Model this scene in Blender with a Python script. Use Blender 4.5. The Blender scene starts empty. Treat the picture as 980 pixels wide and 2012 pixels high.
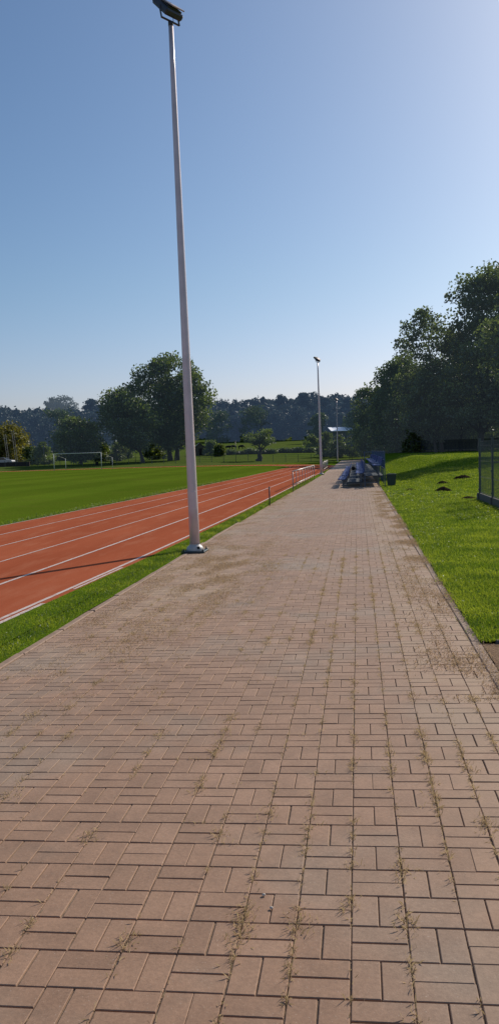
import bpy, math, random
import numpy as np
from mathutils import Vector, Matrix, Euler, noise as mnoise

random.seed(7)
R = np.random.default_rng(11)
scene = bpy.context.scene
COL = scene.collection
PI = math.pi

# ------------------------------------------------------------------ camera
F, H0 = 1592.4, 1.7221
YAW, PITCH, ROLL = -.134, -.0722, -.030
fw = Vector((math.sin(YAW)*math.cos(PITCH), math.cos(YAW)*math.cos(PITCH), math.sin(PITCH)))
rt = Vector((math.cos(YAW), -math.sin(YAW), 0))
up = rt.cross(fw)
r2 = rt*math.cos(ROLL) + up*math.sin(ROLL)
u2 = -rt*math.sin(ROLL) + up*math.cos(ROLL)
cam_d = bpy.data.cameras.new('camera')
cam = bpy.data.objects.new('camera', cam_d)
COL.objects.link(cam)
M = Matrix((r2, u2, -fw)).transposed().to_4x4()
M.translation = Vector((0, 0, H0))
cam.matrix_world = M
cam_d.sensor_fit = 'VERTICAL'
cam_d.sensor_height = 24
cam_d.lens = F/2012*24
cam_d.clip_start = .05
cam_d.clip_end = 5000
scene.camera = cam


def at(px, py, Y):
    """World point at depth Y seen at photo pixel (px, py): used to read positions off the photo."""
    d = fw + r2*((px-490)/F) - u2*((py-1006)/F)
    return Vector((0, 0, H0)) + d*(Y/d.y)


# ------------------------------------------------------------------ light
SUN_AZ, SUN_EL = math.radians(33), math.radians(33)
sdir = Vector((math.sin(SUN_AZ)*math.cos(SUN_EL), math.cos(SUN_AZ)*math.cos(SUN_EL), math.sin(SUN_EL)))
sl = bpy.data.lights.new('sun', 'SUN')
sl.energy = 3.9
sl.angle = math.radians(.53)
sl.color = (1, .92, .80)
so = bpy.data.objects.new('sun', sl)
so.rotation_euler = sdir.to_track_quat('Z', 'Y').to_euler()
so.location = (30, 40, 60)
COL.objects.link(so)
world = bpy.data.worlds.new('World')
scene.world = world
world.use_nodes = True
nt = world.node_tree
sky = nt.nodes.new('ShaderNodeTexSky')
sky.sky_type = 'NISHITA'
sky.sun_disc = False
sky.sun_elevation = SUN_EL
sky.sun_rotation = SUN_AZ
sky.altitude = 100
sky.air_density = 1.0
sky.dust_density = 1.2
sky.ozone_density = 2.0
bg = nt.nodes['Background']
bg.inputs[1].default_value = .082
hs = nt.nodes.new('ShaderNodeHueSaturation')
hs.inputs['Saturation'].default_value = 1.12
nt.links.new(sky.outputs[0], hs.inputs['Color'])
tn = nt.nodes.new('ShaderNodeMix')
tn.data_type = 'RGBA'
tn.blend_type = 'MULTIPLY'
tn.inputs[0].default_value = 1
tn.inputs[7].default_value = (1.06, 1.13, 1.185, 1)
nt.links.new(hs.outputs[0], tn.inputs[6])
# a colour tint takes the yellow-green out of the band just above the horizon
tcw = nt.nodes.new('ShaderNodeTexCoord')
sep = nt.nodes.new('ShaderNodeSeparateXYZ')
nt.links.new(tcw.outputs['Generated'], sep.inputs[0])
mrg = nt.nodes.new('ShaderNodeMapRange')
mrg.interpolation_type = 'SMOOTHSTEP'
mrg.inputs['From Min'].default_value = .0
mrg.inputs['From Max'].default_value = .22
mrg.inputs['To Min'].default_value = 1.
mrg.inputs['To Max'].default_value = .0
nt.links.new(sep.outputs['Z'], mrg.inputs['Value'])
hz = nt.nodes.new('ShaderNodeMix')
hz.data_type = 'RGBA'
hz.blend_type = 'MULTIPLY'
hz.inputs[7].default_value = (1.07, .93, 1.10, 1)
nt.links.new(mrg.outputs[0], hz.inputs[0])
nt.links.new(tn.outputs[2], hz.inputs[6])
nt.links.new(hz.outputs[2], bg.inputs[0])
scene.view_settings.view_transform = 'Standard'
scene.view_settings.look = 'None'
scene.view_settings.exposure = 0
scene.cycles.use_denoising = True
scene.cycles.max_bounces = 8
scene.cycles.transparent_max_bounces = 8


# ------------------------------------------------------------------ materials
class NT:
    def __init__(self, name):
        self.m = bpy.data.materials.new(name)
        self.m.use_nodes = True
        self.t = self.m.node_tree
        self.b = self.t.nodes['Principled BSDF']
        self.out = self.t.nodes['Material Output']

    def n(self, typ, **kw):
        nd = self.t.nodes.new(typ)
        for k, v in kw.items():
            setattr(nd, k, v)
        return nd

    def l(self, a, b):
        self.t.links.new(a, b)

    def coord(self, which='Object'):
        return self.n('ShaderNodeTexCoord').outputs[which]

    def noise(self, scale, detail=4, rough=.55, vec=None, sx=None):
        nd = self.n('ShaderNodeTexNoise')
        nd.inputs['Scale'].default_value = scale
        nd.inputs['Detail'].default_value = detail
        nd.inputs['Roughness'].default_value = rough
        v = vec or self.coord()
        if sx:
            mp = self.n('ShaderNodeMapping')
            mp.inputs['Scale'].default_value = sx
            self.l(v, mp.inputs['Vector'])
            v = mp.outputs[0]
        self.l(v, nd.inputs['Vector'])
        return nd.outputs['Fac']

    def ramp(self, fac, stops):
        nd = self.n('ShaderNodeValToRGB')
        el = nd.color_ramp.elements
        while len(el) < len(stops):
            el.new(.5)
        for e, (p, c) in zip(el, stops):
            e.position = p
            e.color = (*c, 1) if len(c) == 3 else c
        self.l(fac, nd.inputs[0])
        return nd.outputs[0]

    def mix(self, fac, a, b, mode='MIX'):
        nd = self.n('ShaderNodeMix', data_type='RGBA', blend_type=mode)
        for sock, v in ((nd.inputs[0], fac), (nd.inputs[6], a), (nd.inputs[7], b)):
            if hasattr(v, 'links'):
                self.l(v, sock)
            elif isinstance(v, (tuple, list)):
                sock.default_value = (*v, 1) if len(v) == 3 else v
            else:
                sock.default_value = v
        return nd.outputs[2]

    def math(self, op, a, b=0., c=0.):
        nd = self.n('ShaderNodeMath', operation=op)
        for i, v in enumerate((a, b, c)):
            if hasattr(v, 'links'):
                self.l(v, nd.inputs[i])
            else:
                nd.inputs[i].default_value = v
        return nd.outputs[0]

    def attr(self, name):
        nd = self.n('ShaderNodeAttribute', attribute_name=name)
        return nd.outputs['Fac']

    def bump(self, h, strength=.3, dist=.01):
        nd = self.n('ShaderNodeBump')
        nd.inputs['Strength'].default_value = strength
        nd.inputs['Distance'].default_value = dist
        self.l(h, nd.inputs['Height'])
        self.l(nd.outputs[0], self.b.inputs['Normal'])

    def base(self, c):
        if hasattr(c, 'links'):
            self.l(c, self.b.inputs['Base Color'])
        else:
            self.b.inputs['Base Color'].default_value = (*c, 1)


def simple(name, c, rough=.5, metal=0., spec=.5, var=.18, scale=6., bump=0.):
    k = NT(name)
    nz = k.noise(scale, 5)
    k.base(k.ramp(nz, [(.3, tuple(x*(1-var) for x in c)), (.7, tuple(min(1, x*(1+var)) for x in c))]))
    k.b.inputs['Roughness'].default_value = rough
    k.b.inputs['Metallic'].default_value = metal
    k.b.inputs['Specular IOR Level'].default_value = spec
    if bump:
        k.bump(nz, bump)
    return k.m


def leafmat(name, dark, light, trans=.35, tcol=None, gloss=.05, haze_glow=None):
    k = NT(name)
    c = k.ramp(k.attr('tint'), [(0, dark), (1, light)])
    d = k.n('ShaderNodeBsdfDiffuse')
    t = k.n('ShaderNodeBsdfTranslucent')
    g = k.n('ShaderNodeBsdfGlossy')
    g.inputs['Roughness'].default_value = .45
    k.l(c, d.inputs[0])
    tc = k.mix(1., c, tcol or (1.5, 1.5, .7), 'MULTIPLY')
    k.l(tc, t.inputs[0])
    m1 = k.n('ShaderNodeMixShader')
    m1.inputs[0].default_value = trans
    k.l(d.outputs[0], m1.inputs[1])
    k.l(t.outputs[0], m1.inputs[2])
    m2 = k.n('ShaderNodeMixShader')
    m2.inputs[0].default_value = gloss
    k.l(m1.outputs[0], m2.inputs[1])
    k.l(g.outputs[0], m2.inputs[2])
    if haze_glow:            # faint glow of the leaves themselves, painted in for aerial haze
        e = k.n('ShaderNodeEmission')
        e.inputs[0].default_value = (*haze_glow, 1)
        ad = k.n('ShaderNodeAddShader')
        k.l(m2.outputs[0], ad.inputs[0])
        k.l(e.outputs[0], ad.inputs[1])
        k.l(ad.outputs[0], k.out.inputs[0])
    else:
        k.l(m2.outputs[0], k.out.inputs[0])
    return k.m


def ground_grass(name, a, b, c, s1=.08, s2=2.5, s3=25, bump=.6):
    k = NT(name)
    n1 = k.noise(s1, 4)
    n2 = k.noise(s2, 6, .7)
    n3 = k.noise(s3, 4, .7)
    base = k.mix(k.ramp(n1, [(.35, (0, 0, 0)), (.65, (1, 1, 1))]), a, b)
    base = k.mix(k.ramp(n2, [(.45, (0, 0, 0)), (.75, (1, 1, 1))]), base, c)
    f = k.ramp(n3, [(.25, (.6, .6, .6)), (.75, (1.35, 1.35, 1.35))])
    if name == 'field_turf':
        wv = k.n('ShaderNodeTexWave', wave_type='BANDS', bands_direction='X')
        wv.inputs['Scale'].default_value = .055
        wv.inputs['Distortion'].default_value = .6
        k.l(k.coord(), wv.inputs['Vector'])
        base = k.mix(1., base, k.ramp(wv.outputs['Fac'], [(.35, (.93, .93, .93)), (.65, (1.06, 1.06, 1.06))]), 'MULTIPLY')
        wr = k.noise(.22, 6, .7)
        base = k.mix(k.math('MULTIPLY', k.ramp(wr, [(.56, (0, 0, 0)), (.74, (1, 1, 1))]), .35), base, (.17, .145, .035))
    k.base(k.mix(1., base, f, 'MULTIPLY'))
    k.b.inputs['Roughness'].default_value = .85
    k.b.inputs['Specular IOR Level'].default_value = .0
    k.bump(n3, bump, .05)
    return k.m


def paver_mat():
    k = NT('paving_brick')
    tint = k.attr('tint')
    brick = k.ramp(tint, [(0, (.270, .154, .096)), (.5, (.335, .195, .122)), (.85, (.375, .222, .142)), (1, (.325, .222, .152))])
    big = k.noise(.55, 4)
    brick = k.mix(k.math('MULTIPLY', k.ramp(big, [(.50, (0, 0, 0)), (.66, (1, 1, 1))]), .55), brick, (.315, .255, .195))
    fine = k.noise(60, 5, .75)
    brick = k.mix(1., brick, k.ramp(fine, [(.25, (.78, .78, .78)), (.75, (1.2, 1.2, 1.2))]), 'MULTIPLY')
    mott = k.noise(4.5, 5, .7)
    brick = k.mix(1., brick, k.ramp(mott, [(.3, (.84, .84, .84)), (.7, (1.14, 1.14, 1.14))]), 'MULTIPLY')
    st = k.noise(1.1, 7, .72)
    brick = k.mix(k.math('MULTIPLY', k.ramp(st, [(.55, (0, 0, 0)), (.72, (1, 1, 1))]), .4), brick, (.17, .115, .08))
    sp = k.noise(140, 2, .5)
    brick = k.mix(k.math('MULTIPLY', k.ramp(sp, [(.66, (0, 0, 0)), (.74, (1, 1, 1))]), .45), brick, (.55, .45, .36))
    # dust and sand, held by a vertex attribute that says where it lies
    dn = k.noise(2.2, 6, .7)
    dust = k.math('MULTIPLY', k.attr('dust'), k.ramp(dn, [(.33, (0, 0, 0)), (.62, (1, 1, 1))]))
    k.base(k.mix(dust, brick, (.40, .265, .165)))
    k.b.inputs['Roughness'].default_value = .7
    k.b.inputs['Specular IOR Level'].default_value = .25
    k.b.inputs['Sheen Weight'].default_value = .12
    k.b.inputs['Sheen Roughness'].default_value = .5
    k.b.inputs['Sheen Tint'].default_value = (1, .82, .66, 1)
    k.bump(fine, .35, .004)
    return k.m


def sand_mat():
    k = NT('joint_sand')
    n = k.noise(45, 5, .7)
    k.base(k.ramp(n, [(.3, (.14, .095, .064)), (.7, (.36, .25, .165))]))
    k.b.inputs['Roughness'].default_value = .95
    return k.m


def track_mat():
    k = NT('track_surface')
    v = k.coord()
    n1 = k.noise(.35, 5, .6, sx=(2.2, .35, 1))
    n2 = k.noise(90, 3, .7)
    n3 = k.noise(1.3, 6, .65, sx=(2.5, .5, 1))
    c = k.ramp(n1, [(.3, (.32, .080, .038)), (.7, (.42, .118, .058))])
    c = k.mix(k.math('MULTIPLY', k.ramp(n3, [(.50, (0, 0, 0)), (.75, (1, 1, 1))]), .5), c, (.47, .19, .11))
    c = k.mix(1., c, k.ramp(n2, [(.2, (.8, .8, .8)), (.8, (1.2, 1.2, 1.2))]), 'MULTIPLY')
    k.base(c)
    k.b.inputs['Roughness'].default_value = .75
    k.b.inputs['Specular IOR Level'].default_value = .0
    k.bump(n2, .3, .004)
    return k.m


def line_mat():
    k = NT('line_paint')
    n = k.noise(7, 7, .8, sx=(2.5, .8, 1))
    k.base(k.mix(k.ramp(n, [(.46, (0, 0, 0)), (.68, (1, 1, 1))]), (.66, .56, .49), (.42, .17, .11)))
    k.b.inputs['Roughness'].default_value = .6
    return k.m


M_PAVER, M_SAND, M_TRACK, M_LINE = paver_mat(), sand_mat(), track_mat(), line_mat()
M_FIELD = ground_grass('field_turf', (.080, .132, .010), (.108, .165, .013), (.110, .138, .016), .10, 1.1, 14, .6)
M_LAWN = ground_grass('lawn_turf', (.090, .150, .010), (.120, .190, .013), (.150, .205, .020), .25, 3.5, 30, .8)
M_MEADOW = ground_grass('meadow_turf', (.085, .125, .025), (.105, .130, .035), (.060, .095, .022), .03, .35, 5, .6)
M_DIRT = ground_grass('dirt', (.32, .21, .14), (.38, .26, .17), (.24, .16, .10), 2, 9, 60, .8)
M_SOIL = ground_grass('mole_soil', (.035, .026, .018), (.05, .036, .025), (.03, .022, .015), 3, 14, 40, 1.)
M_BLADE = leafmat('grass_blades', (.072, .130, .012), (.265, .325, .055), .5, (1.6, 1.5, .5), .05)
M_THATCH = leafmat('dry_thatch', (.40, .285, .185), (.62, .47, .30), .30, (1.1, 1.05, .9), .02)
M_STRAW = leafmat('dry_grass', (.34, .255, .145), (.60, .47, .29), .42, (1.1, 1.05, .9), .02)
M_LEAF_R = leafmat('leaf_dark', (.028, .044, .021), (.150, .195, .062), .42, (1.4, 1.4, .7), .06, (.0085, .0110, .0155))
M_LEAF_B = leafmat('leaf_broad', (.022, .037, .018), (.130, .175, .048), .42, (1.5, 1.5, .6), .06, (.0070, .0100, .0140))
M_LEAF_Y = leafmat('leaf_yellow', (.10, .105, .025), (.27, .25, .06), .4, (1.4, 1.3, .6), .05)
M_LEAF_L = leafmat('leaf_light', (.05, .075, .02), (.12, .16, .04), .4, (1.5, 1.4, .6), .05)
M_LEAF_F = leafmat('leaf_far', (.030, .048, .045), (.070, .100, .085), .15, (1.1, 1.1, 1.), .03, (.018, .028, .048))  # distance haze put into the bluish base colour and emission
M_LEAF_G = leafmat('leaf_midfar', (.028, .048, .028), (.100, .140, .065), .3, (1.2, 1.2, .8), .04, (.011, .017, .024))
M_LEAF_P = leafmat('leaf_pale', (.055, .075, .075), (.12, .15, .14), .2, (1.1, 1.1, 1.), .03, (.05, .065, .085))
M_BARK = simple('bark', (.060, .048, .040), .9, var=.35, scale=9, bump=.6)
_b = M_BARK.node_tree.nodes['Principled BSDF']
_b.inputs['Emission Color'].default_value = (.45, .62, .9, 1)     # faint glow, haze painted on the bark as on the leaves
_b.inputs['Emission Strength'].default_value = .013
M_POLE = simple('galvanised_pole', (.66, .55, .56), .36, .25, .5, .13, 2.2)
M_STEEL = simple('galvanised_rail', (.29, .27, .26), .42, .6, .5, .12, 4)
M_SLAT = simple('slat_grey', (.055, .065, .075), .7, 0, .3, .15, 3)
M_FRAME = simple('frame_grey', (.14, .15, .16), .6, .2, .3, .15, 5)
M_DARKSTEEL = simple('dark_green_steel', (.035, .05, .055), .5, .2, .5, .2, 5)
M_FENCEGREY = simple('fence_grey', (.085, .10, .105), .5, .2, .5, .15, 5)
M_HOUSING = simple('lamp_housing', (.055, .060, .075), .5, .2, .5, .1, 5)
M_SUNTINT = simple('lamp_sun_tint', (.50, .40, .38), .55, .1, .5, .1, 5)
M_GLASS = simple('lamp_glass', (.045, .06, .10), .4, 0, .25, .05, 5)
M_SEAT = simple('blue_plastic', (.030, .062, .22), .55, 0, .15, .12, 3)
M_BLUERAIL = simple('blue_rail', (.05, .09, .17), .45, .2, .5, .1, 5)
M_DECK = simple('deck_sheet', (.06, .075, .09), .75, .0, .2, .2, 6, .2)
M_COVER = simple('cover_grey', (.50, .47, .44), .45, 0, .5, .12, 8)
M_WHITE = simple('white_paint', (.56, .56, .54), .45, 0, .5, .06, 5)
M_CONC = simple('concrete', (.13, .12, .11), .85, 0, .3, .2, 12, .3)
M_KERB = simple('kerb_concrete', (.31, .205, .145), .8, 0, .4, .18, 14, .3)
M_BIN = simple('bin_green', (.012, .030, .020), .45, 0, .5, .2, 7)
M_BLACK = simple('black_fabric', (.012, .012, .014), .8, 0, .3, .3, 12)
M_WALLBROWN = simple('brown_boards', (.045, .030, .028), .8, 0, .3, .25, 5)
M_CAR = simple('silver_car', (.34, .35, .37), .3, .6, .5, .05, 3)
M_CARGLASS = simple('car_glass', (.015, .018, .022), .08, 0, .8, .05, 3)
M_RUBBER = simple('rubber', (.015, .015, .015), .8, 0, .3, .2, 8)
M_ROOFWHITE = simple('white_roof', (.95, .95, .95), .6, .95, .8, .04, 3)
M_WALLGREY = simple('grey_render', (.16, .16, .155), .8, 0, .3, .12, 3)
M_WOOD = simple('weathered_wood', (.15, .12, .09), .85, 0, .3, .3, 8)
M_ROOFTIN = simple('tin_roof', (.22, .20, .19), .5, .3, .5, .2, 6)
M_PEBBLE = simple('pebble', (.60, .52, .43), .7, 0, .4, .1, 20)


# ------------------------------------------------------------------ mesh helpers
def tag(o, label=None, cat=None, group=None, kind=None):
    for k, v in (('label', label), ('category', cat), ('group', group), ('kind', kind)):
        if v:
            o[k] = v
    return o


def empty(name, loc=(0, 0, 0), rot=(0, 0, 0)):
    o = bpy.data.objects.new(name, None)
    o.empty_display_size = .2
    o.location = loc
    o.rotation_euler = rot
    COL.objects.link(o)
    return o


def np_mesh(name, V, Fq, mat, parent=None, attrs=None, smooth=False):
    """V (N,3), Fq (M,k) uniform polygons; attrs {name: per-vertex float array}."""
    V = np.asarray(V, np.float32)
    Fq = np.asarray(Fq, np.int32)
    me = bpy.data.meshes.new(name)
    m, k = Fq.shape
    me.vertices.add(len(V))
    me.vertices.foreach_set('co', V.ravel())
    me.loops.add(m*k)
    me.loops.foreach_set('vertex_index', Fq.ravel())
    me.polygons.add(m)
    me.polygons.foreach_set('loop_start', np.arange(0, m*k, k, dtype=np.int32))
    me.polygons.foreach_set('use_smooth', np.full(m, smooth))
    for a, arr in (attrs or {}).items():
        at_ = me.attributes.new(a, 'FLOAT', 'POINT')
        at_.data.foreach_set('value', np.asarray(arr, np.float32))
    me.update(calc_edges=True)
    me.validate()
    me.materials.append(mat)
    o = bpy.data.objects.new(name, me)
    o.parent = parent
    COL.objects.link(o)
    return o


class MB:
    def __init__(s):
        s.v, s.f, s.sm = [], [], []

    def add(s, vs, fs, smooth=False):
        o = len(s.v)
        s.v += [tuple(v) for v in vs]
        s.f += [tuple(i+o for i in f) for f in fs]
        s.sm += [smooth]*len(fs)
        return s

    def box(s, c, d, rot=None, bev=0.):
        x, y, z = (q/2 for q in d)
        if bev:
            b = min(bev, x*.9, y*.9, z*.9)
            vs, fs, idx = [], [], {}
            for sx in (-1, 1):
                for sy in (-1, 1):
                    for sz in (-1, 1):
                        for ax in range(3):
                            p = [sx*(x-b), sy*(y-b), sz*(z-b)]
                            p[ax] = (sx*x, sy*y, sz*z)[ax]
                            idx[(sx, sy, sz, ax)] = len(vs)
                            vs.append(Vector(p))
            for ax in range(3):
                a1, a2 = [a for a in range(3) if a != ax]
                for sg in (-1, 1):
                    q = []
                    for (p1, p2) in ((-1, -1), (1, -1), (1, 1), (-1, 1)):
                        t = [0, 0, 0]; t[ax] = sg; t[a1] = p1; t[a2] = p2
                        q.append(idx[(*t, ax)])
                    fs.append(q)
                for p1 in (-1, 1):           # edges parallel to ax
                    for p2 in (-1, 1):
                        q = []
                        for (e, k) in ((-1, a1), (1, a1), (1, a2), (-1, a2)):
                            t = [0, 0, 0]; t[ax] = e; t[a1] = p1; t[a2] = p2
                            q.append(idx[(*t, k)])
                        fs.append(q)
            for sx in (-1, 1):
                for sy in (-1, 1):
                    for sz in (-1, 1):
                        fs.append([idx[(sx, sy, sz, a)] for a in range(3)])
        else:
            vs = [Vector((a, b, cc)) for a in (-x, x) for b in (-y, y) for cc in (-z, z)]
            fs = [(0, 1, 3, 2), (4, 6, 7, 5), (0, 4, 5, 1), (2, 3, 7, 6), (0, 2, 6, 4), (1, 5, 7, 3)]
        Rm = Euler(rot).to_matrix() if rot else None
        cc = Vector(c)
        return s.add([(Rm @ v if Rm else v) + cc for v in vs], fs)

    def tube(s, pts, rad, n=8, cap=True, flat=None):
        pts = [Vector(p) for p in pts]
        if not hasattr(rad, '__len__'):
            rad = [rad]*len(pts)
        vs, fs = [], []
        prev = None
        for i, p in enumerate(pts):
            d = (pts[min(i+1, len(pts)-1)] - pts[max(i-1, 0)]).normalized()
            if prev is None:
                ref = Vector((0, 0, 1)) if abs(d.z) < .9 else Vector((1, 0, 0))
                a = d.cross(ref).normalized()
            else:
                a = (prev - d*prev.dot(d)).normalized()
            prev = a
            b = d.cross(a)
            for k in range(n):
                t = 2*PI*(k+.5)/n
                vs.append(p + (a*math.cos(t) + b*math.sin(t))*rad[i])
        for i in range(len(pts)-1):
            for k in range(n):
                fs.append((i*n+k, i*n+(k+1) % n, (i+1)*n+(k+1) % n, (i+1)*n+k))
        if cap:
            fs.append(tuple(range(n-1, -1, -1)))
            fs.append(tuple((len(pts)-1)*n+k for k in range(n)))
        return s.add(vs, fs, n > 4)

    def lathe(s, prof, n=24, c=(0, 0, 0), a0=0, a1=2*PI):
        full = abs(a1-a0-2*PI) < 1e-6
        m = n if full else n+1
        vs, fs = [], []
        for (r, z) in prof:
            for k in range(m):
                t = a0 + (a1-a0)*k/n
                vs.append((c[0]+r*math.cos(t), c[1]+r*math.sin(t), c[2]+z))
        for i in range(len(prof)-1):
            for k in range(n):
                k2 = (k+1) % m
                fs.append((i*m+k, i*m+k2, (i+1)*m+k2, (i+1)*m+k))
        return s.add(vs, fs, True)

    def extrude(s, prof, axis, a, b, cap=True):
        """prof: closed list of 2D points in the plane normal to axis ('x' -> (y,z), 'y' -> (x,z))."""
        n = len(prof)
        mk = (lambda p, t: (t, p[0], p[1])) if axis == 'x' else (lambda p, t: (p[0], t, p[1]))
        vs = [mk(p, a) for p in prof] + [mk(p, b) for p in prof]
        fs = [(i, (i+1) % n, n+(i+1) % n, n+i) for i in range(n)]
        if cap:
            fs += [tuple(range(n-1, -1, -1)), tuple(range(n, 2*n))]
        return s.add(vs, fs)

    def build(s, name, mat, parent=None, loc=None):
        me = bpy.data.meshes.new(name)
        me.from_pydata(s.v, [], s.f)
        me.polygons.foreach_set('use_smooth', s.sm)
        me.update()
        import bmesh
        bm = bmesh.new()
        bm.from_mesh(me)
        bmesh.ops.recalc_face_normals(bm, faces=bm.faces)
        bm.to_mesh(me)
        bm.free()
        me.materials.append(mat)
        o = bpy.data.objects.new(name, me)
        o.parent = parent
        if loc:
            o.location = loc
        COL.objects.link(o)
        return o


def copy_tree(o, parent=None):
    c = o.copy()
    COL.objects.link(c)
    c.parent = parent
    for ch in list(o.children):
        copy_tree(ch, c)
    return c


# ------------------------------------------------------------------ terrain heights
def sstep(a, b, x):
    t = np.clip((np.asarray(x, float)-a)/(b-a), 0, 1)
    return t*t*(3-2*t)


def lawn_h(x, y):
    x = np.asarray(x, float); y = np.asarray(y, float)
    rise = sstep(36, 84, y + np.clip(x-2, 0, 12)*2.0)*sstep(1.2, 5.5, x)
    und = .05*np.sin(x*.9+y*.23)*sstep(2, 5, x)
    return .03 + 1.05*rise + und*sstep(20, 40, y)


def base_h(x, y):
    x = np.asarray(x, float); y = np.asarray(y, float)
    left = np.interp(y, [128, 146, 190, 215, 320, 400, 600, 720, 900], [0, .5, 1.2, 1.8, 4.7, 7.5, 29, 31, 20])
    right = np.interp(y, [150, 190, 215, 320, 400, 600, 720, 900], [0, .9, 1.5, 4.7, 7.5, 29, 31, 20])
    k = sstep(-30, -6, x)
    z = left*(1-k) + right*k
    return z + lawn_h(x, y)*sstep(1, 2.5, x)*(1-sstep(150, 210, y))


def gh(x, y):
    return float(base_h(x, y))


ys = np.unique(np.concatenate([np.arange(-60, 126, 6.), [126, 127.5, 129, 131, 134, 138, 142, 146, 149.5, 151], np.arange(155, 260, 5), np.arange(260, 910, 12), [1200, 2000, 3500]]))
xs = np.unique(np.concatenate([[-3000, -1500, -900], np.arange(-700, -140, 20), np.arange(-140, -3, 4.), [-121, -119.5, -3.3, .9, 1.05, 1.3, 1.8], np.arange(2.5, 80, 2.5), np.arange(80, 420, 20), [900, 1500, 3000]]))
GX, GY = np.meshgrid(xs, ys)
GZ = base_h(GX, GY)
inL = (GX > -120) & (GX < 1.2) & (GY < 127) & (GY > -12)
inP = (GX > -3.5) & (GX < 1.2) & (GY < 151) & (GY > -12)
inR = (GX > .9) & (GX < 72) & (GY < 149) & (GY > -12)
GZ = GZ - .28*(inL | inP | inR) - .02


def grid_faces(nx, ny):
    i = np.arange(nx-1)[None, :] + np.arange(ny-1)[:, None]*nx
    return np.stack([i, i+1, i+1+nx, i+nx], -1).reshape(-1, 4)


tag(np_mesh('ground', np.stack([GX, GY, GZ], -1).reshape(-1, 3), grid_faces(len(xs), len(ys)), M_MEADOW, smooth=True), kind='structure')

# sports field sheet
fx = np.linspace(-121, -3.35, 40); fy = np.linspace(-14, 128.2, 40)
A, B = np.meshgrid(fx, fy)
tag(np_mesh('field', np.stack([A, B, 0*A-.008+.03*sstep(.9, 1., (B-120)/9)], -1).reshape(-1, 3), grid_faces(40, 40), M_FIELD), kind='structure')

# track: five lanes, straight then a left-hand bend
Y1 = [-15, 8, 13, 18, 24, 31, 40, 54, 64, 92]; X1 = [-4.55, -3.90, -3.72, -3.58, -3.43, -3.35, -3.25, -3.15, -3.02, -2.75]
Y6 = [-15, 20, 36, 46, 60, 75, 84, 92]; X6 = [-10.4, -9.40, -8.86, -8.52, -8.22, -8.04, -7.92, -7.70]
CX, CY = -39.0, 92.


def lane(k, t):
    """k: 0 outer line .. 5 inner line; t in metres along; returns x, y"""
    if t <= 92:
        return np.interp(t, Y1, X1)*(1-k/5) + np.interp(t, Y6, X6)*k/5, t
    a = (t-92)/34.
    r = (np.interp(92, Y1, X1)*(1-k/5) + np.interp(92, Y6, X6)*k/5) - CX
    if a < PI:
        return CX + r*math.cos(a), CY + r*math.sin(a)
    return CX - r, CY - (a-PI)*34


TT = np.concatenate([np.arange(-12, 92, 4.), np.arange(92, 92+34*PI, 2.), np.arange(92+34*PI, 92+34*PI+100, 8.)])


def ribbon(k0, k1, z, ts=TT, n=2):
    V = []
    for t in ts:
        for j in range(n):
            x, y = lane(k0+(k1-k0)*j/(n-1), t)
            V.append((x, y, z))
    return np.array(V), grid_faces(n, len(ts))


V, f = ribbon(-.12, 5.03, 0., n=10)
tag(np_mesh('track', V, f, M_TRACK), kind='structure')
LV, LF = [], []


def add_ribbon(k0, k1, z, ts=TT):
    V, f = ribbon(k0, k1, z, ts)
    LF.append(f + sum(len(v) for v in LV))
    LV.append(V)


for k in range(6):
    w = .018 if k not in (0, 1) else .024
    add_ribbon(k-w, k+w, .004)
add_ribbon(-.105, -.055, .004, np.arange(7.2, 9.6, .4))       # scuffed double stroke of the outer line
add_ribbon(-.085, -.05, .004, np.arange(10.2, 12.4, .4))
add_ribbon(-.115, -.08, .004, np.arange(4, 7.9, .4))
tag(np_mesh('lane_markings', np.concatenate(LV), np.concatenate(LF), M_LINE), kind='structure')

# ------------------------------------------------------------------ the paved path: every brick a bevelled block in one sheet
SL = .0189
X0, Y0, MOD = -.0574, 3.4476, .2
cols = range(-15, 5)
bv, bt, bd = [], [], []
g = .0030
rows = range(-38, 340)


def dust_at(x, y):
    n = mnoise.noise(Vector((x*.9, y*.28, 3.1))) * .5 + .5
    n2 = mnoise.noise(Vector((x*.35, y*.16, 9.7))) * .5 + .5
    d = 0.
    d += max(0, 1-abs(x+2.35)/1.0)*max(0, 1-abs(y-11.5)/5.5)*2.2          # sandy patch by the pole
    d += max(0, 1-abs(x-.75)/.55)*max(0, 1-max(0, abs(y-18)-11)/6)*1.9    # right edge
    d += max(0, min(1, (y-9)/14))*(max(0, (abs(x+1.05)-1.0)/1.0))*1.0
    d += max(0, min(1, (y-16)/24))*.55
    return min(1., d*(.35+1.1*n)*(.5+n2))


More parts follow.
